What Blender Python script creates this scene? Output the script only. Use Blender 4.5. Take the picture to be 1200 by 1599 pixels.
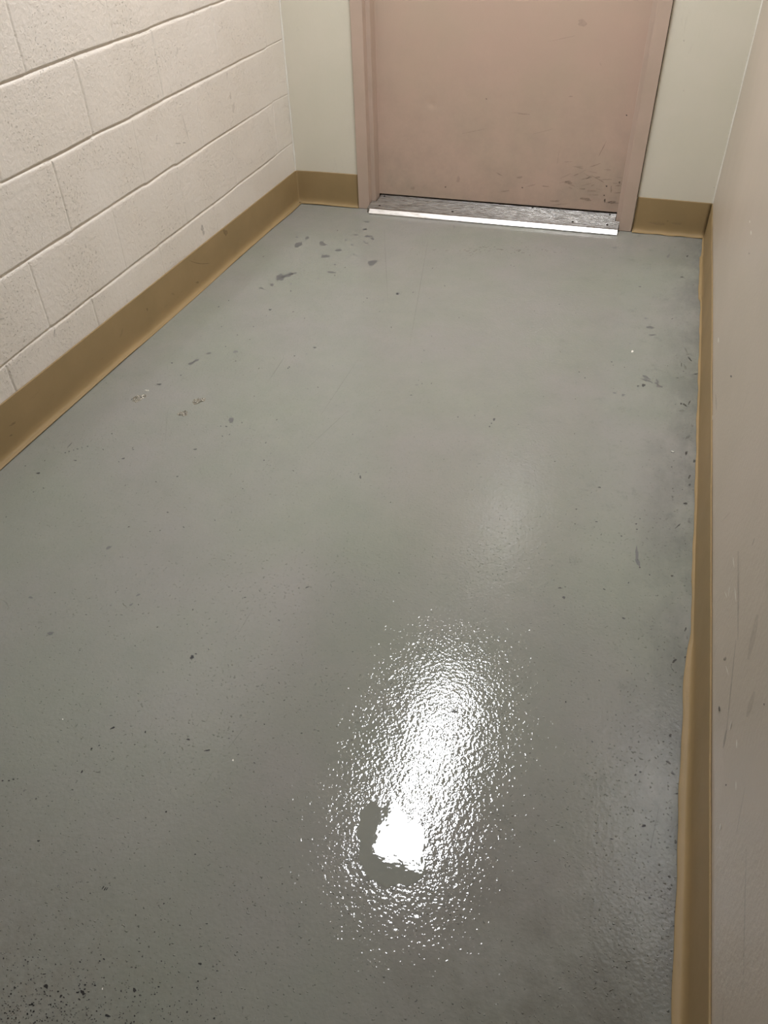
import bpy, math, random
import numpy as np
from mathutils import Matrix, Vector

for o in list(bpy.data.objects):
    bpy.data.objects.remove(o)
S = bpy.context.scene
C = S.collection

# ------------------------------------------------------------------ camera
CAM = np.array([1.56724, -3.44573, 1.31403])
YAW, PITCH, ROLL, FPX = -0.33271, -0.71678, -0.032476, 1230.04
cy, sy, cp, sp = math.cos(YAW), math.sin(YAW), math.cos(PITCH), math.sin(PITCH)
fw = np.array([sy * cp, cy * cp, sp]); rt = np.array([cy, -sy, 0.0]); up = np.cross(rt, fw)
cr, sr = math.cos(ROLL), math.sin(ROLL)
rt, up = cr * rt + sr * up, -sr * rt + cr * up
cd = bpy.data.cameras.new('camera'); cam = bpy.data.objects.new('camera', cd); C.objects.link(cam)
cd.sensor_fit = 'VERTICAL'; cd.sensor_height = 36.0; cd.lens = FPX * 36.0 / 1599
cd.clip_start = 0.02
cam.matrix_world = Matrix(((rt[0], up[0], -fw[0], CAM[0]), (rt[1], up[1], -fw[1], CAM[1]), (rt[2], up[2], -fw[2], CAM[2]), (0, 0, 0, 1)))
S.camera = cam

# ------------------------------------------------------------------ light and exposure
S.view_settings.view_transform = 'Standard'; S.view_settings.look = 'None'
S.view_settings.gamma = 1.0; S.view_settings.use_curve_mapping = False
S.view_settings.exposure = 0.0
LAMP_X, LAMP_Y, LAMP_W, LAMP_L = 0.935, -1.07, 0.26, 1.16     # centre, width (x), length (y)
LAMP_POWER = 61.0
LAMP_COL = (0.97, 0.99, 1.035)
CEIL = 2.75
w = bpy.data.worlds.new('world'); S.world = w; w.use_nodes = True
w.node_tree.nodes['Background'].inputs[0].default_value = (0.9, 0.85, 0.8, 1)
w.node_tree.nodes['Background'].inputs[1].default_value = 0.0

# ------------------------------------------------------------------ places
W = 1.819                      # right wall at the far end
FRONT = -3.6                   # walls and ceiling cut off here, a made-up dark opening that limits bounced light
FZ0, FSL, FSX = -0.014, -0.0125, 0.0068     # the floor falls a little towards the door and the left wall
def fz(x, y): return FZ0 + FSL * y + FSX * x
def wx(y): return W - 0.0045 * y
def ray(px, py):
    return rt * (px - 600) / FPX - up * (py - 799.5) / FPX + fw
def on_floor(px, py, lift=0.0):
    d = ray(px, py); t = (FZ0 + lift + FSL * CAM[1] + FSX * CAM[0] - CAM[2]) / (d[2] - FSL * d[1] - FSX * d[0])
    return CAM + t * d
def on_plane(px, py, ax, v):
    d = ray(px, py); t = (v - CAM[ax]) / d[ax]; return CAM + t * d
def on_right(px, py):
    d = ray(px, py); t = (W - 0.0045 * CAM[1] - CAM[0]) / (d[0] + 0.0045 * d[1]); return CAM + t * d

# ------------------------------------------------------------------ materials
def lin(r, g, b):
    f = lambda v: (v / 255 / 12.92) if v <= 10 else ((v / 255 + 0.055) / 1.055) ** 2.4
    return (f(r), f(g), f(b), 1)
class NT:
    def __init__(s, name):
        s.m = bpy.data.materials.new(name); s.m.use_nodes = True
        s.t = s.m.node_tree; s.p = s.t.nodes['Principled BSDF']
        s.co = s.n('ShaderNodeTexCoord').outputs['Object']
    def n(s, k, **kw):
        x = s.t.nodes.new(k)
        for a, b in kw.items(): setattr(x, a, b)
        return x
    def l(s, a, b): s.t.links.new(a, b)
    def noise(s, scale, detail=2, rough=0.5, co=None, stretch=None, lac=2.0):
        x = s.n('ShaderNodeTexNoise'); x.inputs['Scale'].default_value = scale
        x.inputs['Detail'].default_value = detail; x.inputs['Roughness'].default_value = rough
        c = co or s.co
        if stretch:
            mp = s.n('ShaderNodeMapping'); mp.inputs['Scale'].default_value = stretch
            s.l(c, mp.inputs[0]); c = mp.outputs[0]
        s.l(c, x.inputs['Vector']); return x.outputs['Fac']
    def ramp(s, f, a, b, va=0.0, vb=1.0):
        x = s.n('ShaderNodeMapRange'); x.clamp = True
        for i, v in ((1, a), (2, b), (3, va), (4, vb)): x.inputs[i].default_value = v
        s.l(f, x.inputs[0]); return x.outputs[0]
    def math(s, op, a, b=0.0):
        x = s.n('ShaderNodeMath', operation=op)
        for i, v in ((0, a), (1, b)):
            if isinstance(v, (int, float)): x.inputs[i].default_value = v
            else: s.l(v, x.inputs[i])
        return x.outputs[0]
    def mix(s, f, a, b):
        x = s.n('ShaderNodeMix', data_type='RGBA')
        if isinstance(f, (int, float)): x.inputs[0].default_value = f
        else: s.l(f, x.inputs[0])
        for i, v in ((6, a), (7, b)):
            if isinstance(v, tuple): x.inputs[i].default_value = v
            else: s.l(v, x.inputs[i])
        return x.outputs[2]
    def bump(s, h, dist, normal=None, strength=1.0):
        x = s.n('ShaderNodeBump'); x.inputs['Strength'].default_value = strength
        x.inputs['Distance'].default_value = dist
        s.l(h, x.inputs['Height'])
        if normal is not None: s.l(normal, x.inputs['Normal'])
        return x.outputs[0]
    def base(s, c):
        if isinstance(c, tuple): s.p.inputs['Base Color'].default_value = c
        else: s.l(c, s.p.inputs['Base Color'])
    def set(s, **kw):
        for k, v in kw.items():
            i = s.p.inputs[k.replace('_', ' ')]
            if isinstance(v, (int, float, tuple)): i.default_value = v
            else: s.l(v, i)
        return s

def sep(nt):
    x = nt.n('ShaderNodeSeparateXYZ'); nt.l(nt.co, x.inputs[0]); return x.outputs

# grey floor paint: glossy, orange-peel surface, dirty along the right-hand edge
def floor_mat():
    t = NT('floor_paint'); X, Y, Z = sep(t)
    a = t.noise(2.2, 4, 0.6); b = t.noise(7, 5, 0.65)
    c = t.mix(t.ramp(a, 0.35, 0.65), lin(146, 149, 137), lin(151, 149, 143))
    c = t.mix(t.ramp(b, 0.3, 0.75, 0, 0.35), c, lin(130, 134, 124))
    fine = t.noise(120, 3, 0.7)
    c = t.mix(t.ramp(fine, 0.25, 0.8, 0, 0.10), c, lin(104, 106, 98))
    # grime along the right edge
    g = t.ramp(X, 1.66, 1.80)
    gn = t.ramp(t.noise(9, 5, 0.7, stretch=(1, 0.5, 1)), 0.35, 0.62)
    c = t.mix(t.math('MULTIPLY', t.math('MULTIPLY', g, gn), 0.42), c, lin(82, 84, 84))
    g2 = t.ramp(t.noise(14, 6, 0.75), 0.60, 0.72, 0, 0.30)
    g3 = t.ramp(X, 1.2, 1.7)
    c = t.mix(t.math('MULTIPLY', g2, g3), c, lin(92, 93, 91))
    # brownish dirt in the near left corner
    d = t.ramp(t.math('ADD', t.math('MULTIPLY', Y, -1.0), t.math('MULTIPLY', X, -0.35)), 2.66, 2.95)
    dn = t.ramp(t.noise(30, 5, 0.7), 0.35, 0.6)
    c = t.mix(t.math('MULTIPLY', t.math('MULTIPLY', d, dn), 0.22), c, lin(108, 92, 76))
    # near right side: some grime, plus shade painted into the colour as blotches
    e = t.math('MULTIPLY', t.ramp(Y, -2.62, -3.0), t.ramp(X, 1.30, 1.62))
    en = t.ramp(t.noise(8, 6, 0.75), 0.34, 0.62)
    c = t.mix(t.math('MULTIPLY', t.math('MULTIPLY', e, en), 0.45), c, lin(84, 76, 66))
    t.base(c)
    t.set(Roughness=t.ramp(t.noise(5, 3), 0.3, 0.7, 0.03, 0.055), IOR=1.5)
    big = t.noise(34, 2, 0.5)
    mid = t.noise(150, 1, 0.45)
    grit = t.ramp(t.noise(210, 1, 0.5), 0.68, 0.80)
    n1 = t.bump(big, 0.0004)
    flat = t.ramp(t.noise(175, 1, 0.5), 0.40, 0.54)      # flat-topped orange peel
    n2 = t.bump(mid, 0.00042, n1)
    n2 = t.bump(flat, 0.00006, n2)
    n3 = t.bump(grit, 0.0015, n2)
    t.l(n3, t.p.inputs['Normal'])
    return t.m
def wet_mat():
    t = NT('wet_floor')
    t.base(lin(144, 145, 136)); t.set(Roughness=0.02, IOR=1.45)
    t.l(t.bump(t.noise(30, 3, 0.6), 0.00022), t.p.inputs['Normal'])
    return t.m
def plain(name, col, rough=0.6, alpha=1.0, bump=None, metallic=0.0):
    t = NT(name); t.base(col); t.set(Roughness=rough, Metallic=metallic)
    if alpha < 1:
        t.set(Alpha=t.math('MULTIPLY', t.ramp(t.noise(160, 4, 0.7), 0.3, 0.6, 0.35, 1), alpha))
    if bump: t.l(t.bump(t.noise(bump[0], 3), bump[1]), t.p.inputs['Normal'])
    return t.m
def block_mat():
    t = NT('painted_block')
    a = t.noise(3, 4, 0.6)
    c = t.mix(t.ramp(a, 0.35, 0.65), lin(236, 228, 217), lin(231, 222, 209))
    s = t.ramp(t.noise(18, 6, 0.75, stretch=(1, 1, 0.6)), 0.62, 0.74, 0, 0.28)
    c = t.mix(s, c, lin(150, 142, 130))
    t.base(c); t.set(Roughness=0.42)
    n1 = t.bump(t.noise(60, 5, 0.65), 0.0030)
    pit = t.ramp(t.noise(130, 2, 0.6), 0.29, 0.38, 0, 1)
    pm = t.ramp(t.noise(6, 2), 0.42, 0.6)
    pit2 = t.math('SUBTRACT', 1.0, t.math('MULTIPLY', t.math('SUBTRACT', 1.0, pit), pm))
    t.l(t.bump(pit2, 0.0022, n1), t.p.inputs['Normal'])
    return t.m
def plaster_mat(name, c1, c2, rough=0.38):
    t = NT(name)
    c = t.mix(t.ramp(t.noise(2.5, 4, 0.6), 0.35, 0.65), c1, c2)
    s = t.ramp(t.noise(9, 6, 0.75, stretch=(1, 1, 0.35)), 0.60, 0.75, 0, 0.22)
    c = t.mix(s, c, lin(150, 142, 130))
    t.base(c); t.set(Roughness=rough)
    t.l(t.bump(t.noise(90, 3, 0.6), 0.0006), t.p.inputs['Normal'])
    return t.m
def door_mat():
    t = NT('door_paint'); X, Y, Z = sep(t)
    c = t.mix(t.ramp(t.noise(2.4, 4, 0.6), 0.38, 0.62), lin(198, 172, 155), lin(192, 171, 152))
    lo = t.ramp(Z, 0.75, 0.05)
    sm = t.ramp(t.noise(6, 6, 0.7), 0.38, 0.65)
    c = t.mix(t.math('MULTIPLY', t.math('MULTIPLY', lo, sm), 0.40), c, lin(154, 142, 126))
    right = t.math('MULTIPLY', t.ramp(X, 1.0, 1.4), t.ramp(Z, 0.28, 0.03))
    dn = t.ramp(t.noise(26, 6, 0.75, stretch=(0.4, 1, 1)), 0.45, 0.62)
    c = t.mix(t.math('MULTIPLY', t.math('MULTIPLY', right, dn), 0.55), c, lin(112, 92, 76))
    t.base(c); t.set(Roughness=0.17)
    n1 = t.bump(t.noise(5, 2), 0.0025)
    t.l(t.bump(t.noise(160, 3, 0.6), 0.0004, n1), t.p.inputs['Normal'])
    return t.m
def frame_mat():
    t = NT('frame_paint')
    c = t.mix(t.ramp(t.noise(5, 4, 0.6), 0.38, 0.62), lin(198, 175, 159), lin(191, 170, 153))
    t.base(c); t.set(Roughness=0.36)
    t.l(t.bump(t.noise(60, 3, 0.6), 0.0006), t.p.inputs['Normal'])
    return t.m
def rubber_mat():
    t = NT('tan_rubber'); X, Y, Z = sep(t)
    c = t.mix(t.ramp(t.noise(5, 4, 0.6), 0.35, 0.65), lin(160, 136, 97), lin(152, 130, 92))
    s = t.ramp(t.noise(40, 6, 0.75, stretch=(1, 0.3, 1)), 0.62, 0.75, 0, 0.35)
    c = t.mix(s, c, lin(106, 86, 60))
    t.base(c); t.set(Roughness=0.55, Specular_IOR_Level=0.3)
    t.l(t.bump(t.noise(25, 3, 0.5), 0.0006), t.p.inputs['Normal'])
    return t.m
def alu_mat(name='mill_aluminium', c1=None, c2=None):
    t = NT(name)
    c = t.mix(t.ramp(t.noise(60, 5, 0.7, stretch=(0.25, 1, 1)), 0.45, 0.7), c1 or lin(176, 173, 168), c2 or lin(128, 123, 116))
    t.base(c)
    t.set(Metallic=1.0, Roughness=t.ramp(t.noise(120, 4, 0.7, stretch=(0.3, 1, 1)), 0.3, 0.7, 0.28, 0.5))
    t.l(t.bump(t.noise(200, 3, 0.6, stretch=(0.2, 1, 1)), 0.0006), t.p.inputs['Normal'])
    return t.m

M = {}
M['floor'] = floor_mat(); M['wet'] = wet_mat()
M['block'] = block_mat()
M['back'] = plaster_mat('painted_plaster', lin(226, 219, 203), lin(220, 215, 197))
M['right'] = plaster_mat('painted_board', lin(205, 193, 178), lin(199, 188, 172), 0.4)
M['ceil'] = plaster_mat('ceiling_paint', lin(225, 220, 210), lin(220, 215, 205), 0.8)
M['door'] = door_mat(); M['frame'] = frame_mat(); M['rubber'] = rubber_mat(); M['alu'] = alu_mat()
M['alu_pale'] = alu_mat('pale_aluminium', lin(226, 224, 220), lin(190, 186, 180)); M['caulk'] = plain('caulk', lin(242, 238, 228), 0.4, bump=(60, 0.001))  # nosing aluminium is set paler than the plate
M['black'] = plain('black_gap', lin(20, 17, 14), 0.8)
M['chip'] = plain('bare_chip', lin(108, 108, 105), 0.5, bump=(300, 0.0006))
M['chip_dark'] = plain('dark_chip', lin(74, 74, 71), 0.5, bump=(300, 0.0006))
M['speck'] = plain('black_speck', lin(30, 28, 26), 0.5)
M['speck_soft'] = plain('grey_speck', lin(66, 63, 58), 0.6, alpha=0.75)
M['smear'] = plain('smear', lin(104, 98, 92), 0.5, alpha=0.30)
M['smear_brown'] = plain('brown_smear', lin(96, 76, 60), 0.5, alpha=0.30)
M['smear_faint'] = plain('faint_smear', lin(128, 114, 100), 0.5, alpha=0.16)
M['white'] = plain('white_scratch', lin(240, 236, 226), 0.5)
M['glint'] = plain('painted_glint', lin(214, 210, 198), 0.2); M['flake'] = plain('pale_flake', lin(186, 182, 170), 0.4); M['screw'] = plain('dark_screw', lin(48, 42, 36), 0.5, metallic=0.6)
M['housing'] = plain('white_metal', lin(225, 225, 220), 0.4)
M['residue'] = plain('clear_glue', lin(146, 140, 124), 0.10, bump=(330, 0.0035))
def lamp_mat():
    t = NT('lit_diffuser'); t.base((0.8, 0.8, 0.8, 1))
    t.set(Emission_Color=(*LAMP_COL, 1), Emission_Strength=LAMP_POWER); return t.m
M['lamp'] = lamp_mat()

# ------------------------------------------------------------------ mesh helpers
class MB:
    def __init__(s): s.v = []; s.f = []; s.mi = []; s.sm = []; s.mats = []
    def slot(s, m):
        if m not in s.mats: s.mats.append(m)
        return s.mats.index(m)
    def add(s, vs, fs, m, smooth=False):
        o = len(s.v); s.v.extend([tuple(map(float, v)) for v in vs]); k = s.slot(m)
        for f in fs: s.f.append([i + o for i in f]); s.mi.append(k); s.sm.append(smooth)
    def box(s, x0, x1, y0, y1, z0, z1, m):
        v = [(x, y, z) for x in (x0, x1) for y in (y0, y1) for z in (z0, z1)]
        s.add(v, [(0, 1, 3, 2), (4, 6, 7, 5), (0, 4, 5, 1), (2, 3, 7, 6), (0, 2, 6, 4), (1, 5, 7, 3)], m)
    def grid(s, P, m, smooth=True, flip=False):
        nu, nv = P.shape[:2]; vs = P.reshape(-1, 3); fs = []
        for i in range(nu - 1):
            for j in range(nv - 1):
                a = i * nv + j; q = (a, a + 1, a + nv + 1, a + nv)
                fs.append(q[::-1] if flip else q)
        s.add(vs, fs, m, smooth)
    def loft(s, secs, m, smooth=True, closed=True, caps=True):
        n = len(secs[0]); vs = [p for sc in secs for p in sc]; fs = []
        for i in range(len(secs) - 1):
            for j in range(n if closed else n - 1):
                k = (j + 1) % n
                fs.append((i * n + j, i * n + k, (i + 1) * n + k, (i + 1) * n + j))
        if caps and closed:
            fs.append(tuple(range(n))[::-1]); fs.append(tuple((len(secs) - 1) * n + j for j in range(n)))
        s.add(vs, fs, m, smooth)
    def build(s, name, parent=None, bevel=0, kind=None, edge=35):
        me = bpy.data.meshes.new(name); me.from_pydata(s.v, [], s.f)
        for m in s.mats: me.materials.append(M[m])
        me.polygons.foreach_set('material_index', s.mi); me.polygons.foreach_set('use_smooth', s.sm)
        me.update()
        o = bpy.data.objects.new(name, me); C.objects.link(o)
        if parent: o.parent = parent
        if kind: o['kind'] = kind
        if bevel:
            b = o.modifiers.new('bevel', 'BEVEL'); b.width = bevel; b.segments = 2; b.limit_method = 'ANGLE'; b.angle_limit = math.radians(edge)
        return o
def empty(name, loc=(0, 0, 0), **props):
    o = bpy.data.objects.new(name, None); C.objects.link(o); o.location = loc; o.empty_display_size = 0.1
    for k, v in props.items(): o[k] = v
    return o
def tag(o, label, cat, group=None):
    o['label'] = label; o['category'] = cat
    if group: o['group'] = group
    return o
def blob(mb, proj, px, py, rx, ry, rot, m, rnd, lift=0.0003, n=None, rag=0.28):
    """irregular flat mark lying on a surface"""
    n = n or (9 if max(rx, ry) < 2.5 else 16)
    a = math.radians(rot); vs = []
    ph = [rnd.uniform(0, 6.28) for _ in range(3)]
    for i in range(n):
        t = 2 * math.pi * i / n
        r = 1 + rag * (0.5 * math.sin(2 * t + ph[0]) + 0.5 * math.sin(3 * t + ph[1]) + 0.4 * math.sin(5 * t + ph[2])) + rnd.uniform(-rag, rag) * 0.4
        u, v = rx * r * math.cos(t), ry * r * math.sin(t)
        vs.append(proj(px + u * math.cos(a) - v * math.sin(a), py + u * math.sin(a) + v * math.cos(a), lift))
    mb.add(vs, [tuple(range(n))[::-1]], m)
PF = lambda x, y, l: on_floor(x, y, l)
PL = lambda x, y, l: on_plane(x, y, 0, l + 0.0006)
PR = lambda x, y, l: on_right(x, y) - np.array([l + 0.0006, 0, 0])
DOOR_Y = 0.080
PD = lambda x, y, l: on_plane(x, y, 1, DOOR_Y - l)
PB = lambda x, y, l: on_plane(x, y, 1, -l)
rnd = random.Random(7)
rs = np.random.RandomState(5)
def smooth1(n, k, amp, seed):
    r = np.random.RandomState(seed).randn(max(2, int(n / k) + 3))
    x = np.linspace(0, len(r) - 1.001, n); i = x.astype(int); f = x - i; f = f * f * (3 - 2 * f)
    return amp * (r[i] * (1 - f) + r[i + 1] * f)

# ------------------------------------------------------------------ structure: floor
fl = MB()
X0, X1 = -0.12, 2.05
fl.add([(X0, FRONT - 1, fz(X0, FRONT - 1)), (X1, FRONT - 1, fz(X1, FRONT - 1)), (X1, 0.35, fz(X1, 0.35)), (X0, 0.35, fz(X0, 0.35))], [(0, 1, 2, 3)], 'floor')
chips = [(465.8,382,5,3,-20),(480,371,2.2,1.8,0),(464,370,1.5,1.2,0),(503.6,380.6,4,2.4,10),(510,382,1.3,.9,0),(529,390.6,4,1.4,-5),(508,400,5,2,-3),
 (540,374,2,1.1,30),(550,382,1.8,1.1,0),(556,366.6,3,.8,0),(570,358,2.8,1,0),(575,369,5,1.2,0),(582,373,2,1.5,0),(569.6,377,1.6,1,0),(573.6,379.6,2,.9,0),
 (582,410,5.5,3.5,-20),(523,413,1.8,1,0),(517,425,5.5,1,8),(497,434.6,1.4,.8,0),(438,433,6,3.6,-15),(450,429.5,7,2.4,-15),(458,427,5,1,-12),(425,444.6,3,1.4,-10),(408,450,3,1,15),
 (454.6,443,2,.7,-30),(553,397,1.2,.8,0),(621.6,458,2.5,1.3,0),(361,656,3.5,3,0),(299,567,5,1.4,-15),(306,563,4,1.2,-15),(326,551.7,4,.9,-10),(368,549,3,1.4,0),
 (1015.7,511,4.5,1.8,0),(1009,497,2.5,1,0),(1019.5,522.7,5,.8,0),(995,865,2.2,8,0),(997,878,2.6,5,-20),(1010,589,6,1.2,25),(1013,594,6,.9,25),(1006,593,4,.9,20),
 (1027.7,595.5,3.5,1.2,60),(1030,603,5,1.3,10),(1026,599,3,1,30),(973.8,616.8,2.5,1.4,0),(960,613.5,2.5,.9,0),(573,346,2.8,1.1,0),(640,348,1.6,.9,0),(710,354.7,1.6,.9,0),
 (571,358,1.6,.9,0),(960.6,387,3,1.1,0),(1044,400,1.6,2.6,10),(170,855,4.5,1.5,-20),(79,989,3.8,2.2,0),(48,933,2.5,1.5,0),(216,929,3,1,-20),(651,601,2,.8,0),(621,459,2,1,0),(205,944,3,1,-25)]
darks = [(454.4,454.4,.9,1.6,0),(573.6,465.6,1.2,.8,0),(523,430,1,.7,0),(996.9,602.7,1.8,1,0),(1005.5,601.5,3,2,0),(1068,579.8,1.1,.9,0),(1087.7,583.8,3,.9,-10),(1058.5,590,1.8,.9,0),
 (994,818,1.5,1.2,0),(1000,810,1.1,1,0),(936.5,761,2.5,1,0),(900.5,795,1.2,1.1,0),(932,814.6,1.8,.8,0),(971,837,1.5,1,0),(1015,897.5,1.5,1,20),(999.6,886,1.5,1,0),(944,920,2,1,20),
 (974.5,965.5,2.5,1.4,20),(1085,720,2.3,2.4,0),(1077.6,757,1.9,1.8,0),(881,933,2.2,2.2,0),(875,918,3,1,0),(1049.5,729,1.4,1,0),(1065.6,432.6,3,.8,0),(1000,447.6,2,1,0),(955.7,565,1.2,1,0),
 (914,590,1.1,1,0),(874,475,1,.8,0),(450,575,1.3,1,0),(422,483.5,2.4,1.1,0),(341.7,479,1.4,1.1,0),(248.7,600,4,1,-5),(268.7,566.7,1.5,1,0),(282.6,586,1.4,.8,0),(345,665.5,1,.9,0),
 (353.6,666,1.6,1,0),(347.5,681,1,1,0),(378,660,1.1,.9,0),(305,701.6,3,1,0),(192.6,716,3,.9,-12),(117.6,719,2.5,.8,0),(59.6,738.8,3.5,1.2,0),(208,702,1.5,.7,0),
 (102,707,1.5,.8,0),(108,705,1.5,.9,0),(115,703,1,.7,0),(121,701,1.6,.8,0),(128,699,1,.6,0),(137,697,1.6,.8,0),(109,695,6,.5,-50),(277,744,1.5,1,0),(412.6,718.7,1.5,.8,0),
 (475.8,497,1,.7,0),(491.7,542.5,3,.8,0),(371,523,1,.8,0),(346,510,1,.8,0),(396,510,1,.8,0),(452,573,1.3,1,0),(563,745,1.6,2.4,0),(772,655,1.5,2.6,10),(765,666,1.4,1,0),(768,661,1.2,1,0),
 (262,800,2,.8,0),(300,1026,2.8,3.6,20),(306,1021,2,1,0),(480,917,3,1,-20),(1051,706,3,1,0),(620,1204,1.6,1.4,0),(710,1111,4,2,20)]
blacks = [(176,1136.7,4.5,1.2,-28),(227,1143,1.1,2,0),(294,1154.6,3,1.2,0),(324,1171.7,5,1,-12),(143,1169,2,1.2,-40),(155,1164,1.6,.8,-20),(128,1205,2.8,1.2,-50),(153,1206,4,.5,5),
 (259.6,1267.5,1.6,1.4,0),(60,1313,2.5,1.2,0),(161,1386,.8,3.4,30),(164,1388,.8,3.4,30),(167,1388,.7,2.8,30),(141,1395,1.2,1,0),(312.5,1505,2.8,1.8,0),(338.7,1506,1,.9,0),(281,1445,1.3,1.1,0),
 (256,1411,1.3,1.1,0),(305,1334,1.5,1,0),(323,1442.5,1.8,.9,0),(4,1219,2,1,0),(14,1219,2,.9,0),(21,1217,1.6,1,0),(72.5,1540,3,3.3,0),(129,1550,3,4,-25),(210,1546,2.3,3.8,0),(168,1586,4.2,2,10),
 (50,1568,1.9,2.2,0),(133,1538,1.8,1.4,0),(95,1555.5,1.7,2.4,20),(241.7,1552.5,1.4,1.3,0),(334.6,1590,2.2,1.2,-20),(1006,1289.5,3,2,-10),(1015,1402,1.8,1.8,0),(993,1210,1.8,1.4,0),
 (1000.6,1205.5,1.8,1.4,0),(884,1096,1.4,1.2,0),(1054,1446,3,.9,0),(1051,1516,1.4,1.4,0),(955.6,1310,2.4,.9,10),(69,1521,2.6,.8,-8),(413,1131,1,1,0),(300,1026,1.4,2.4,30)]
for a in chips: blob(fl, PF, a[0], a[1], a[2] * 1.2, a[3] * 1.25, a[4], 'chip', rnd)
for a in darks: blob(fl, PF, *a, 'chip_dark', rnd)
for a in blacks: blob(fl, PF, *a, 'speck', rnd, 0.0004)
for a in [(988,548.7,2,1.6,0),(364,1187,1.4,1.4,0),(98,1123,1,1,0),(160,1544,1,1.6,0),(1051,705,2,.6,20)]: blob(fl, PF, *a, 'white', rnd, 0.0005)
# splatter in the near left corner
for i in range(420):
    x = abs(rnd.gauss(0, 1)) * 150; y = 1599 - abs(rnd.gauss(0, 1)) * 62
    if x > 420 or y < 1440: continue
    r = rnd.choice([.6, .7, .8, .9, 1.0, 1.3])
    blob(fl, PF, x, y, r * rnd.uniform(.9, 1.6), r, rnd.uniform(-60, 60), rnd.choice(['speck', 'speck', 'speck_soft']), rnd, 0.0004, n=7)
# small flecks all over the paint
for i in range(620):
    x, y = rnd.uniform(0, 1080), rnd.uniform(340, 1599)
    if y < 340 + max(0, (470 - x) * 0.9): continue
    r = rnd.choice([.4, .5, .6, .8, 1.0]) * (0.7 + y / 2600)
    blob(fl, PF, x, y, r * rnd.uniform(1, 1.8), r * .8, rnd.uniform(-60, 60), rnd.choice(['chip_dark', 'speck_soft', 'chip', 'speck_soft']), rnd, 0.00035, n=7)
for i in range(60):     # scuffs close to the right edge and beside the threshold
    y = rnd.uniform(400, 1590); x = 1088 - (y - 400) * 0.022 - abs(rnd.gauss(0, 14))
    blob(fl, PF, x, y, rnd.uniform(1, 5), rnd.uniform(.6, 2), rnd.uniform(-90, 90), rnd.choice(['smear', 'speck_soft']), rnd, 0.00035)
for i in range(45):
    blob(fl, PF, rnd.gauss(760, 60), rnd.gauss(391, 4), rnd.uniform(1, 3), rnd.uniform(.3, .8), rnd.uniform(-15, 15), 'smear_brown', rnd, 0.00035)
def streak(mb, proj, x0, y0, x1, y1, wd, m, lift=0.0003, bend=0.0):
    n = 9; L = math.hypot(x1 - x0, y1 - y0); nx, ny = -(y1 - y0) / L, (x1 - x0) / L; a = []; b = []
    for i in range(n):
        t = i / (n - 1); c = bend * math.sin(math.pi * t); h = wd * (0.25 + 0.75 * math.sin(math.pi * min(max(t, .06), .94)))
        x, y = x0 + (x1 - x0) * t + nx * c, y0 + (y1 - y0) * t + ny * c
        a.append(proj(x + nx * h / 2, y + ny * h / 2, lift)); b.append(proj(x - nx * h / 2, y - ny * h / 2, lift))
    mb.add(a + b, [(i, n + i, n + i + 1, i + 1)[::-1] for i in range(n - 1)], m)
for a in [(358,1167,382,1135,1),(320,1225,333,1204,.8),(419,596,444,558,1),(600,355,606,470,.6),(640,540,668,380,.7),(545,640,480,700,.7),(262,640,258,690,.6),(1015,1330,1030,1260,1.2),(500,650,560,560,.6),(372,990,395,950,.8)]:
    streak(fl, PF, *a, 'smear')
streak(fl, PF, 0, 936, 14, 952, 1.2, 'smear_brown', bend=-4)
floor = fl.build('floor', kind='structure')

# the wet patch that mirrors the lamp
outline = [(562,1268),(572,1258),(581,1249),(588,1254),(594,1262),(602,1258),(608,1248),(614,1243),(619,1254),(624,1262),(629,1268),(634,1275),(637,1285),(641,1284),(645,1279),(651,1285),(658,1288),(661,1298),(664,1307),(662,1318),(659,1330),(662,1338),(666,1350),(664,1366),(652,1376),(640,1384),(622,1380),(604,1386),(588,1376),(578,1374),(569,1360),(563,1346),(560,1332),(563,1316),(557,1300),(561,1284)]
pts = []
for i, (a, b) in enumerate(zip(outline, outline[1:] + outline[:1])):
    pts += [(a[0] + (b[0] - a[0]) * t + rnd.gauss(0, .8), a[1] + (b[1] - a[1]) * t + rnd.gauss(0, .8)) for t in (0, .25, .5, .75)]
cx, cyy = 604, 1318
rings = [[on_floor(x, y, l) for x, y in pts] for l in (.0001, .0007)]
pd = MB(); n = len(pts); pd.loft(rings, 'wet', smooth=False, closed=True, caps=False)
pd.add(rings[-1], [tuple(range(n))[::-1]], 'wet', False)
tag(pd.build('puddle'), 'small smooth wet patch on the grey floor mirroring the ceiling light', 'puddle')

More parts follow.
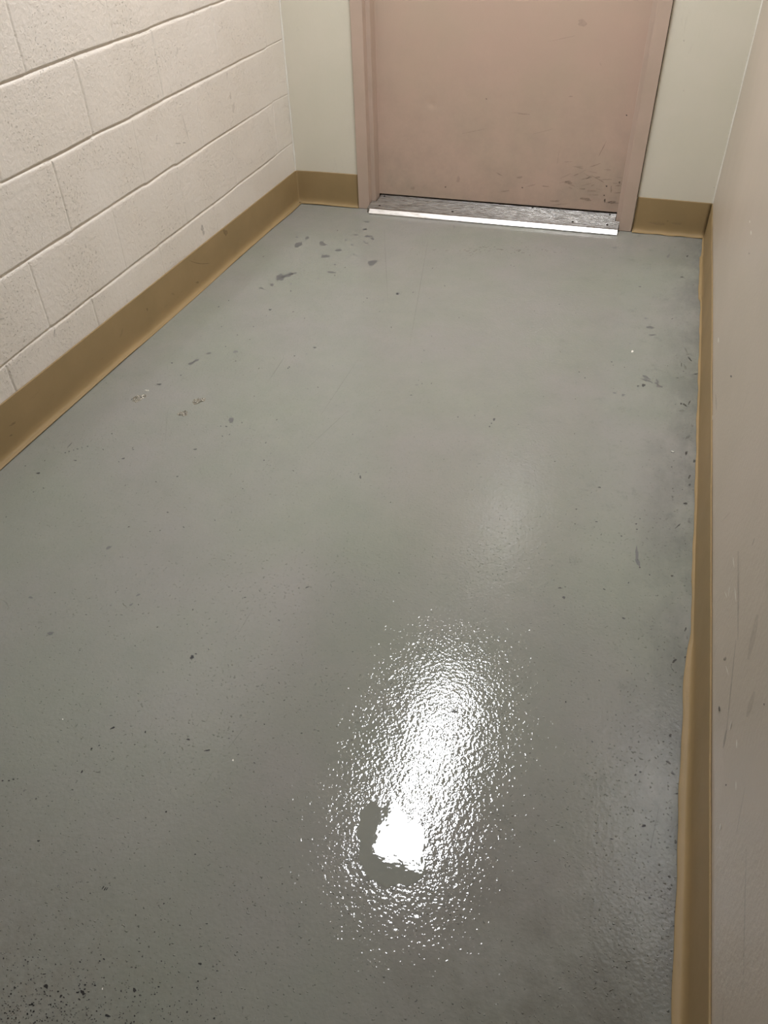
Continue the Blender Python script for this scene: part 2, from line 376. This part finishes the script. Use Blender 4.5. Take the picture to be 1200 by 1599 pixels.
# ------------------------------------------------------------------ structure: left wall of painted blocks (real relief)
Z4, J0, PIT = 0.2483, 0.0371, 0.4064
def axis(a, b, joints, dense=0.0016, half=0.013, coarse=0.014):
    out = set(np.round(np.arange(a, b, coarse), 5)); out |= {round(a, 5), round(b, 5)}
    for j in joints:
        out = {v for v in out if abs(v - j) > half}
        out |= set(np.round(np.arange(j - half, j + half + 1e-6, dense), 5))
    return np.array(sorted(v for v in out if a <= v <= b))
zj = [Z4 + 0.2032 * k for k in range(-1, 13)]
yj = [-(-J0 + 0.2032 * k) for k in range(0, 13)]
yj_all = yj
Ys = axis(-3.3, 0.0, yj_all); Zs = axis(-0.06, 1.7, [z for z in zj if z < 1.7])
YY, ZZ = np.meshgrid(Ys, Zs, indexing='ij')
H = np.zeros_like(YY)
for k, z in enumerate(zj):
    if z > 1.7: continue
    wob = smooth1(len(Ys), 14, 0.0013, 20 + k)
    if k == 1: wob = wob - 0.004 * np.clip((-Ys - 1.8) / 0.3, 0, 1)
    dep = np.clip(0.0052 + smooth1(len(Ys), 30, 0.0011, 40 + k), 0.002, 0.007)
    wid = np.clip(0.0054 + smooth1(len(Ys), 22, 0.0009, 60 + k), 0.0036, 0.0075)
    near = np.clip((-Ys) / 0.4, 0.35, 1)
    u = (ZZ - z - wob[:, None]) / (wid * near)[:, None]
    prof_ = np.where(u > 0, np.exp(-(u / .55) ** 4), np.exp(-(np.abs(u) / 1.15) ** 2.2))
    H = np.minimum(H, -(dep * near)[:, None] * prof_)
vr = random.Random(3)
strong = {(3, 7): .0038, (3, 5): .003, (4, 8): .003, (4, 6): .002, (2, 8): .0028, (2, 6): .0012, (1, 7): .0016, (0, 8): .003, (0, 10): .003, (0, 6): .002, (1, 5): .0018, (3, 1): .0012, (2, 4): .0018, (2, 2): .0010, (2, 3): .0009, (1, 9): .0022, (0, 2): .0014}
for r, z in enumerate(zj):
    if z > 1.7: continue
    for q, y in enumerate(yj):
        integer = (q % 2 == 0)
        if integer != (r in (0, 2, 4, 6, 8, 10)): continue
        d = strong.get((r, q), vr.choice([0.0012, 0.0018, 0.0024, 0.003]))
        wv = 0.0016 + d * 0.7
        yy = y + smooth1(len(Zs), 8, 0.0008, 100 + r * 20 + q)
        u = (YY - yy[None, :]) / wv
        inside = (ZZ > z) & (ZZ < z + 0.2032)
        H = np.where(inside, np.minimum(H, -d * np.exp(-u ** 2)), H)
# paint drips and lumps hanging from the bed joints
for i in range(70):
    k = vr.randrange(1, 6); y0 = -vr.uniform(0.05, 2.4); z0 = zj[k] + vr.choice([-1, 1]) * vr.uniform(.004, .008); s = vr.uniform(.0018, .004)
    m_ = (abs(YY - y0) < .02) & (abs(ZZ - z0) < .02)
    H[m_] += vr.uniform(.0008, .0018) * np.exp(-((YY - y0) ** 2 + (ZZ - z0) ** 2) / s ** 2)[m_]
lo = np.zeros_like(H)
for i in range(40):
    ky, kz, p1 = vr.uniform(2, 16), vr.uniform(2, 16), vr.uniform(0, 6.28)
    lo += 0.00012 * np.sin(YY * ky + ZZ * kz * vr.choice([-1, 1]) + p1)
P = np.stack([H + lo, YY, ZZ], -1)
wl = MB(); wl.grid(P, 'block', True, flip=False)
x_ = -0.004
wl.add([(-.12, FRONT, -.1), (0, FRONT, -.1), (0, -3.3, -.1), (-.12, -3.3, -.1)], [(0, 1, 2, 3)], 'block')
wl.add([(0, FRONT, -.1), (0, -3.3, -.1), (0, -3.3, CEIL), (0, FRONT, CEIL)], [(0, 1, 2, 3)], 'block')
wl.add([(0, -3.3, 1.7), (0, 0, 1.7), (0, 0, CEIL), (0, -3.3, CEIL)], [(0, 1, 2, 3)], 'block')
wl.add([(-.12, FRONT, -.1), (-.12, 0, -.1), (-.12, 0, CEIL), (-.12, FRONT, CEIL)], [(0, 1, 2, 3)], 'block')
# caulk bead down the far corner
sec = lambda z, r: [(0.0, -r, z), (r * .5, -r * .5, z), (r, 0.0, z), (0.0, 0.0, z)]
wl.loft([sec(z, .0050 + .0009 * math.sin(z * 40)) for z in np.arange(0.10, CEIL, 0.02)], 'caulk')
for a in [(150.5,547,1.2,5,15,'smear'),(146,577,1.5,9,10,'smear'),(85,520,1,7,5,'smear'),(316,356,2,5,5,'smear'),(318,363,1.5,4,0,'smear'),(365,168,1.8,8,0,'smear_faint'),(360,150,1.5,5,0,'smear_faint'),
          (66,372,1,9,0,'smear_faint'),(290,200,1,20,-14,'smear_faint'),(3,498,4,1.4,-10,'smear'),(277,80,1.6,5,0,'smear_faint'),(222,75,4,1,-50,'smear_faint'),(247,150,1,4,0,'smear_faint'),(245,215,1.2,5,5,'smear_faint'),
          (278,224,4,1,0,'smear'),(288,223,3,.8,0,'smear'),(355,118,.8,6,0,'smear_faint'),(28,112,5,3,0,'smear_faint')]:
    blob(wl, PL, *a[:5], a[5], rnd, 0.0004)
wl.build('wall_left', kind='structure')

# ------------------------------------------------------------------ structure: back wall with the door opening
OL, OR_, FT = 0.308, 1.5228, 2.20
wb = MB()
wb.box(-.12, OL + .01, 0, .16, -.1, CEIL, 'back')
wb.box(OR_ - .01, 2.05, 0, .16, -.1, CEIL, 'back')
wb.box(OL + .01, OR_ - .01, 0, .16, FT - .01, CEIL, 'back')
secr = lambda z, r: [(W, -r, z), (W - r * .5, -r * .5, z), (W - r, 0.0, z), (W, 0.0, z)]
wb.loft([secr(z, .0040 + .0007 * math.sin(z * 33)) for z in np.arange(0.10, CEIL, 0.02)], 'caulk')
for a in [(1068.5,63.6,1.2,1.2,0,'smear'),(1068,141.6,1.2,1,0,'smear_faint'),(1116,293,1.2,1.2,0,'smear_faint')]:
    blob(wb, PB, *a[:5], a[5], rnd, 0.0004)
wb.build('wall_back', kind='structure')
# right wall
wr = MB()
wr.add([(wx(FRONT), FRONT, -.1), (wx(0), 0, -.1), (wx(0), 0, CEIL), (wx(FRONT), FRONT, CEIL),
        (2.05, FRONT, -.1), (2.05, 0, -.1), (2.05, 0, CEIL), (2.05, FRONT, CEIL)], [(0, 3, 2, 1), (4, 5, 6, 7), (0, 4, 7, 3), (0, 1, 5, 4)], 'right')
for a in [(1154,861,1154,1000,2.2,'smear',0),(1150.6,1000,1135.6,1146,1.6,'smear',0),(1136,1140,1131,1169,3,'smear',0),(1167,1326,1162,1551,1.3,'smear',0),(1146,870,1148,886,1.3,'white',0),(1141,916,1139,931,1.2,'white',0),
          (1133,924,1137,934,1,'white',0),(1149,918,1151,940,1.4,'white',0),(1135,1040,1139,1054,1.1,'white',0),(1144,1125,1141,1140,1.1,'white',0),(1152,1155,1152,1168,1.6,'white',0),(1151,1220,1151,1234,1.3,'white',0),
          (1127,1286,1126,1296,2,'white',0),(1123,527,1123,535,1.6,'white',0),(1174,360,1174,367,1.6,'white',0),(1172,344,1172,348,1.3,'white',0),(1113.5,648,1113.5,656,1.3,'white',0),(1180,1080,1168,1120,7,'smear_faint',0),
          (1180,840,1176,852,1.2,'smear',0),(1165,1230,1152,1300,1.4,'smear_faint',0),(1120,640,1119,616,1.2,'smear',0),(1185,960,1170,1030,8,'smear_faint',0),(1128,815,1142,800,1,'smear_faint',0),(1132,1560,1130,1599,1.6,'smear_faint',0)]:
    streak(wr, PR, *a[:6], bend=a[6])
for a in [(1133.7,1029,1.6,3.4,20,'speck_soft'),(1124.7,1107,1.6,3.6,0,'speck_soft'),(1195,1100,1.2,2,0,'speck_soft'),(1135.6,1226,1,1.6,0,'speck_soft'),(1143,587.6,1.5,1.6,0,'chip'),(1171,396,1.2,1.6,0,'smear')]:
    blob(wr, PR, *a[:5], a[5], rnd, 0.0004)
wr.build('wall_right', kind='structure')
ce = MB(); ce.box(-.12, 2.05, FRONT, .16, CEIL, CEIL + .1, 'ceil'); ce.build('ceiling', kind='structure')

# ------------------------------------------------------------------ door with its hollow metal frame
door = empty('door_1', (0.9155, 0, 0), kind='structure')
def local(mb, name, **k):
    mb.v = [(x - 0.9155, y, z) for x, y, z in mb.v]
    return mb.build(name, door, **k)
FI, SI = 0.0508, 0.0695     # face width, face + stop
FY, SY_, EY = -0.016, 0.022, 0.083
fr = MB()
def jamb(sgn, xo):
    pr = [(xo, 0.02), (xo, FY), (xo + sgn * FI, FY), (xo + sgn * FI, SY_), (xo + sgn * SI, SY_), (xo + sgn * SI, EY), (xo + sgn * (SI - .02), EY), (xo + sgn * (SI - .02), .12), (xo, .12)]
    zb = fz(xo, 0) + 0.0015
    secs = [[(x, y, z) for x, y in pr] for z in (zb, FT)]
    if sgn < 0: secs = [s[::-1] for s in secs]
    fr.loft(secs, 'frame', smooth=False)
jamb(1, OL); jamb(-1, OR_)
fr.box(OL, OR_, FY, .12, FT - .001, FT + .0498, 'frame')
fr.box(OL + FI, OR_ - FI, SY_, EY, FT - .016, FT - .001, 'frame')
# dark shadow joint between frame and wall, worn feet
fr.box(OL - .0016, OL - .0001, -.0015, .001, fz(0, 0) + .15, FT, 'black')
fr.box(OR_ + .0001, OR_ + .0022, -.0015, .001, fz(0, 0) + .15, FT, 'black')
local(fr, 'door_frame', bevel=0.0022)
zc = on_plane(1029, 4, 1, SY_)[2]
DL, DR, DB = OL + SI - .014, OR_ - SI + .014, 0.030
xs = np.linspace(DL, DR, 150); zs = np.concatenate([np.linspace(DB, 1.05, 140), np.linspace(1.1, FT - .004, 6)])
XX, ZZ = np.meshgrid(xs, zs, indexing='ij'); D = np.zeros_like(XX)
ZZ = ZZ + .0085 * (XX - DL) * np.clip(1 - ZZ, 0, 1); DB2 = DB + .0085 * (DR - DL) * .97
for px, py, r, d in [(674, 163, .017, .0028), (720, 235, .007, .0015), (660, 120, .05, .0006), (840, 120, .12, .0012), (900, 220, .09, -.0009), (560, 60, .06, .0006), (760, 60, .12, .0010)]:
    q = on_plane(px, py, 1, DOOR_Y)
    D += d * np.exp(-(((XX - q[0]) / 1.25) ** 2 + (ZZ - q[2] + .3 * (XX - q[0])) ** 2) / r ** 2)
leaf = MB()
leaf.grid(np.stack([XX, DOOR_Y + D, ZZ], -1), 'door', True, flip=True)
leaf.add([(DL, DOOR_Y, DB), (DR, DOOR_Y, DB2), (DR, DOOR_Y + .044, DB2), (DL, DOOR_Y + .044, DB), (DL, DOOR_Y, FT - .004), (DR, DOOR_Y, FT - .004), (DR, DOOR_Y + .044, FT - .004), (DL, DOOR_Y + .044, FT - .004)],
         [(0, 3, 2, 1), (3, 7, 6, 2), (0, 4, 7, 3), (1, 2, 6, 5), (4, 5, 6, 7)], 'door')
for a in [(979,180,1.1,1.1,0,'speck'),(696,292,1.2,1.1,0,'speck_soft'),(760,154.5,1,1,0,'speck_soft'),(716,280,2.5,5,15,'smear_faint'),(645,294,3,2.5,0,'smear_faint'),(780,272,5,.9,32,'smear'),(789,298.6,6,.9,-10,'smear'),
          (891.7,150.7,3.5,.8,0,'smear'),(818,178,9,.8,6,'smear'),(806,176,6,.6,0,'smear_faint'),(910,36,8,5,15,'smear_faint'),(941,233,13,.6,-62,'smear_brown'),
          (872,247,11,.5,-82,'smear_faint'),(888,285,7,1.8,8,'smear_brown'),(893,289,5,.6,20,'smear_brown'),(935,280,10,.8,28,'smear_brown'),(812,277,5,1.2,-10,'smear_brown'),(852,291,6,.8,5,'smear_brown'),(816,293,1.2,1,0,'speck_soft'),
          (947.7,290.7,1.2,1.1,0,'speck'),(945,313,1.3,2.8,10,'speck_soft'),(944,305,1,1,0,'speck_soft'),(910,295,5,.8,0,'smear_brown'),(867,314,9,.9,0,'smear_brown'),(965,301,6,.6,-4,'smear_brown'),(966,290,4,.7,-4,'smear_brown'),
          (962,317,6,.7,0,'smear_brown'),(955,296,.8,6,0,'smear_brown'),(915,311,8,2.5,8,'smear_brown'),(900,273,4,.8,-20,'smear_brown'),(955,316,8,2,0,'smear_brown'),(920,277,4,.6,-35,'smear_brown'),(938,100,1,2.5,-20,'smear_faint'),
          (968,285,1.2,2,0,'speck_soft'),(880,60,20,.6,-12,'smear_faint'),(850,205,16,.6,-14,'smear_faint'),(740,205,20,.6,-12,'smear_faint'),(930,258,10,.6,-20,'smear_brown'),(905,262,6,.5,12,'smear_brown')]:
    blob(leaf, PD, *a[:5], a[5], rnd, 0.0006)
for i in range(26):
    blob(leaf, PD, rnd.gauss(915, 35), rnd.gauss(290, 18), rnd.uniform(2, 9), rnd.uniform(.3, .9), rnd.gauss(0, 18), rnd.choice(['smear_brown', 'smear_faint', 'smear']), rnd, 0.0006) if True else None
local(leaf, 'door_leaf')

# ------------------------------------------------------------------ baseboards: rubber cove strips
def cove(path, top_z, toe, lift, hgt=0.149, cap=True):
    """path: list of (x, y, nx, ny) on the wall line with the inward normal; toe width per point"""
    secs = []
    for (x, y, nx, ny), tz, tw, lf in zip(path, top_z, toe, lift):
        zf = fz(x, y)
        R = min(tw, .020)
        pr = [(0.0003, tz), (0.0026, tz + .0002), (0.0035, tz - .0012), (0.0037, tz - .004), (0.0037, zf + .055), (0.0038, zf + .036)]
        R2 = max(.006, R - .006)
        for k in range(1, 8):
            a = k / 7 * math.pi / 2
            pr.append((0.0038 + (R2 - .0038) * (1 - math.cos(a)), zf + lf + .0034 + .026 * (1 - math.sin(a)) ** 1.2))
        pr += [(tw * .985 + .0005, zf + lf + .0022), (tw + .0008, zf + lf + .0012), (tw + .0006, zf + lf), (tw * .6, zf + lf * .6), (0.0003, zf + .0003)]
        secs.append([(x + nx * d, y + ny * d, z) for d, z in pr])
    return secs
def strip_mesh(path, top_z, toe, lift):
    mb = MB(); mb.loft(cove(path, top_z, toe, lift), 'rubber'); return mb
# left strip runs up the block wall and bends round the far corner to the frame
path = []; top = []
for y in np.concatenate([np.linspace(FRONT, -3.3, 3), np.linspace(-3.2, -0.035, 90)]): path.append((0.0, y, 1.0, 0.0))
for k in range(1, 9):
    a = k / 9 * math.pi / 2; r = .012
    path.append((r - r * math.cos(a), -r + r * math.sin(a), math.cos(a), -math.sin(a)))
for x in np.linspace(.030, OL - .002, 18): path.append((x, 0.0, 0.0, -1.0))
n = len(path)
bow = smooth1(n, 9, 0.0014, 11)
tz = [fz(p[0], p[1]) + 0.1435 + 0.0018 * min(3, -p[1]) + .002 * min(1, p[0] / .1) for p in path]
tw = []
for i, p in enumerate(path):
    base = .022 + bow[i] * 1.2
    if p[1] > -.35 and p[0] < .006: base += .006 * math.exp(-((p[1] + .16) / .12) ** 2)
    tw.append(base)
lf = np.clip(.0016 + smooth1(n, 7, 0.0012, 13), .0003, .004)
mb = strip_mesh(path, tz, tw, lf)
for a in [(352.5,363,3.6,4.5,0,'smear_brown'),(308.5,441,2.6,1.6,0,'smear_brown'),(20,662,6,1.6,-30,'smear_brown'),(17,680,3,1.2,-20,'smear_brown'),(230,483,1.2,2.6,0,'smear_brown'),(190,520,1,8,15,'smear_faint'),(270,459,3,1.4,30,'smear_faint')]:
    blob(mb, lambda x, y, l: on_plane(x, y, 0, .0037 + l), *a[:5], a[5], rnd, 0.0004)
streak(mb, lambda x, y, l: on_plane(x, y, 0, .0037 + l), 296, 407, 328, 411, 1.6, 'smear_brown', .0004, 2.5)
mb.build('baseboard_left', kind='structure')
# short strip between the frame and the right wall
path = [(x, 0.0, 0.0, -1.0) for x in np.linspace(OR_ + .004, W - .004, 22)]; n = len(path)
mb = strip_mesh(path, [0.1375 - .0012 * i / n for i in range(n)], [.024 + .002 * math.sin(i * .7) for i in range(n)], [.0016 + .001 * math.sin(i) for i in range(n)])
for a in [(1043,345,1.6,1.2,0,'smear_brown'),(1028,349,14,2,5,'smear_faint'),(1058,349,9,1.6,5,'smear_faint')]:
    blob(mb, lambda x, y, l: on_plane(x, y, 1, -.0037 - l), *a[:5], a[5], rnd, 0.0004)
mb.build('baseboard_back', kind='structure')
# right strip
ys = np.concatenate([np.linspace(FRONT, -3.4, 3), np.linspace(-3.3, -.006, 150)]); n = len(ys)
path = [(wx(y), y, -1.0, -.0045) for y in ys]
bw = smooth1(n, 12, 0.0012, 31)
path = [(p[0] + min(0, bw[i]) * .8, *p[1:]) for i, p in enumerate(path)]
def toe_r(y):
    if y < -2.36: return .021
    if y < -2.24: return .021 + (.010 - .021) * (y + 2.36) / .12
    if y > -.62 and y < -.22: return .016
    return .010
tw = [toe_r(y) + .0008 * math.sin(y * 21) + .0006 * math.sin(y * 57) for y in ys]
mb = strip_mesh(path, [fz(W, y) + .1385 + .001 * math.sin(y * 5) for y in ys], tw, np.clip(.0009 + smooth1(n, 6, .0008, 33), .0002, .003))
mb.build('baseboard_right', kind='structure')

# ------------------------------------------------------------------ aluminium threshold
TX0, TX1 = OL + FI + .004, OR_ - FI - .001
thr = empty('threshold', ((TX0 + TX1) / 2, 0, fz(0, 0)))
tag(thr, 'ribbed aluminium threshold strip under the pink door', 'threshold')
T0 = thr.location
def loc_t(mb, name, mats=None, **k):
    mb.v = [(x - T0[0], y, z - T0[2]) for x, y, z in mb.v]
    return mb.build(name, thr, **k)
YF = on_floor(770, 351.5)[1]       # front foot of the nosing
HT = .0205
YN = YF + .018
YE = DOOR_Y + .05
def zt(x, y): return fz(x, YN) + HT + max(0, y - YN) * .085
nose = MB(); xsn = np.linspace(TX0 + .012, TX1, 40); rr = smooth1(40, 4, .0004, 51)
def nsec(i, x):
    z0 = fz(x, YF)
    return [(x, YF + rr[i], z0 + .0006), (x, YF + .0008 + rr[i], z0 + .0050), (x, YF + .015, z0 + HT - .0008), (x, YN, zt(x, YN)), (x, YN, z0 + .001)]
nose.loft([nsec(i, x) for i, x in enumerate(xsn)], 'alu_pale', smooth=False)
loc_t(nose, 'nosing', bevel=.0008)
plate = MB()
def ppts(y0, y1):
    out = [(y0, None)]; y = YN + .0008
    while y < YE - .012:
        for a, dz in ((.0006, 0), (.0068, 0), (.0078, -.0022), (.0106, -.0022)):
            if y0 <= y + a <= y1: out.append((y + a, dz))
        y += .0116
    return out + [(y1, 0), (y1, None)]
def seg(x0, x1, y0, y1):
    pp = ppts(y0, y1); pp.insert(1, (y0, 0))
    plate.loft([[(x, y, fz(x, 0) + .001 if dz is None else zt(x, y) + dz) for y, dz in pp] for x in np.linspace(x0, x1, 8 if x1 - x0 > .1 else 2)], 'alu', smooth=False)
seg(TX0 + .020, TX1 - .021, YN + .0004, YE)
seg(TX0, TX0 + .0197, YN + .0004, SY_ - .003); seg(TX1 - .0207, TX1 - .001, YN + .0004, SY_ - .004)
loc_t(plate, 'ribbed_plate')
for px, py in [(601,306),(832,324),(953,334),(593,321.5),(707,330.5),(895,346),(949,350.5)]:
    q = on_plane(px, py, 2, zt(.9, .02)); q = on_plane(px, py, 2, zt(q[0], q[1])); z = zt(q[0], q[1]); sc = MB()
    r, nn = .0050, 14
    ring = lambda s, z: [(q[0] + r * s * math.cos(2 * math.pi * k / nn), q[1] + r * s * math.sin(2 * math.pi * k / nn), z) for k in range(nn)]
    sc.loft([ring(1, z - .003), ring(1, z + .0002), ring(.85, z + .0010), ring(.3, z + .0012)], 'screw')
    sc.box(q[0] - r * .8, q[0] + r * .8, q[1] - .0006, q[1] + .0006, z + .0010, z + .0014, 'black')
    loc_t(sc, 'screw')

# ------------------------------------------------------------------ dried residue on the floor
def lump(name, px, py, rx, ry, seed, label, m='residue', h=.006):
    r_ = random.Random(seed); mb = MB(); c = on_floor(px, py)
    sx = np.linalg.norm(on_floor(px + 1, py) - c); sy_ = np.linalg.norm(on_floor(px, py + 1) - c)
    A, B = rx * sx, ry * sy_; N, K = 40, 12
    ph = [r_.uniform(0, 6.28) for _ in range(4)]
    P = np.zeros((N + 1, K, 3)); bumps = [(r_.uniform(-.8, .8), r_.uniform(-.8, .8), r_.uniform(.10, .28), r_.uniform(.3, 1)) for _ in range(26)]
    for i in range(N + 1):
        t = 2 * math.pi * (i % N) / N
        e = 1 + .22 * math.sin(2 * t + ph[0]) + .16 * math.sin(3 * t + ph[1]) + .1 * math.sin(7 * t + ph[2])
        for j in range(K):
            s = (j / (K - 1)); u, v = s * e * math.cos(t), s * e * math.sin(t)
            z = (1 - s ** 2) * .25 + sum(a * math.exp(-((u - x) ** 2 + (v - y) ** 2) / w_ ** 2) for x, y, w_, a in bumps) * (1 - s ** 4)
            P[i, j] = (A * u, B * v, z * h * .6 + .0002 - (.0008 if s == 1 else 0))
    mb.grid(P, m, True)
    if m == 'residue':                       # glitter painted on as pale faces, with darker spots in the crust
        g1, g2 = mb.slot('glint'), mb.slot('chip_dark')
        for q in range(len(mb.mi)):
            if q % (K - 1) < K - 3:
                t_ = r_.random(); mb.mi[q] = g1 if t_ < .13 else (g2 if t_ < .22 else mb.mi[q])
    o = mb.build(name); o.location = (c[0], c[1], c[2]); tag(o, label, 'residue', None)
    return o
lump('glue_residue', 217, 622, 7.5, 7, 1, 'crusty brownish glue blob on the floor nearest the left baseboard')
lump('glue_residue', 310, 626, 9, 5, 2, 'glittery brown glue blob on the floor, rightmost of the three')
lump('glue_residue', 286, 646, 7, 4.5, 3, 'small pale glittery glue blob in front of the other two blobs')
lump('paint_flake', 229, 610, 3.4, 1.3, 4, 'tiny pale curled flake on the floor behind the leftmost glue blob', 'flake', .003)

# ------------------------------------------------------------------ ceiling light (seen mirrored in the floor)
cl = empty('ceiling_light', (LAMP_X, LAMP_Y, CEIL))
tag(cl, 'white ceiling light with a glowing diffuser, mirrored in the floor', 'light')
h = MB(); a_, b_ = LAMP_W / 2, LAMP_L / 2
h.box(-a_ - .02, a_ + .02, -b_ - .02, b_ + .02, -.03, -.0005, 'housing')
for q in ((-a_ - .02, -a_ - .004, -b_ - .02, b_ + .02), (a_ + .004, a_ + .02, -b_ - .02, b_ + .02), (-a_ - .004, a_ + .004, -b_ - .02, -b_ - .004), (-a_ - .004, a_ + .004, b_ + .004, b_ + .02)):  # side skirts added below the diffuser to cut sideways light
    h.box(*q, -.12, -.031, 'housing'); h.build('housing', cl, bevel=.004)
d = MB()
sec = [(-LAMP_W / 2, -.030), (-LAMP_W / 2, -.05), (-LAMP_W / 2 + .03, -.07), (LAMP_W / 2 - .03, -.07), (LAMP_W / 2, -.05), (LAMP_W / 2, -.030)]
d.loft([[(x, y, z) for x, z in sec] for y in (-LAMP_L / 2, LAMP_L / 2)], 'lamp', smooth=False); d.build('diffuser', cl, bevel=.006)
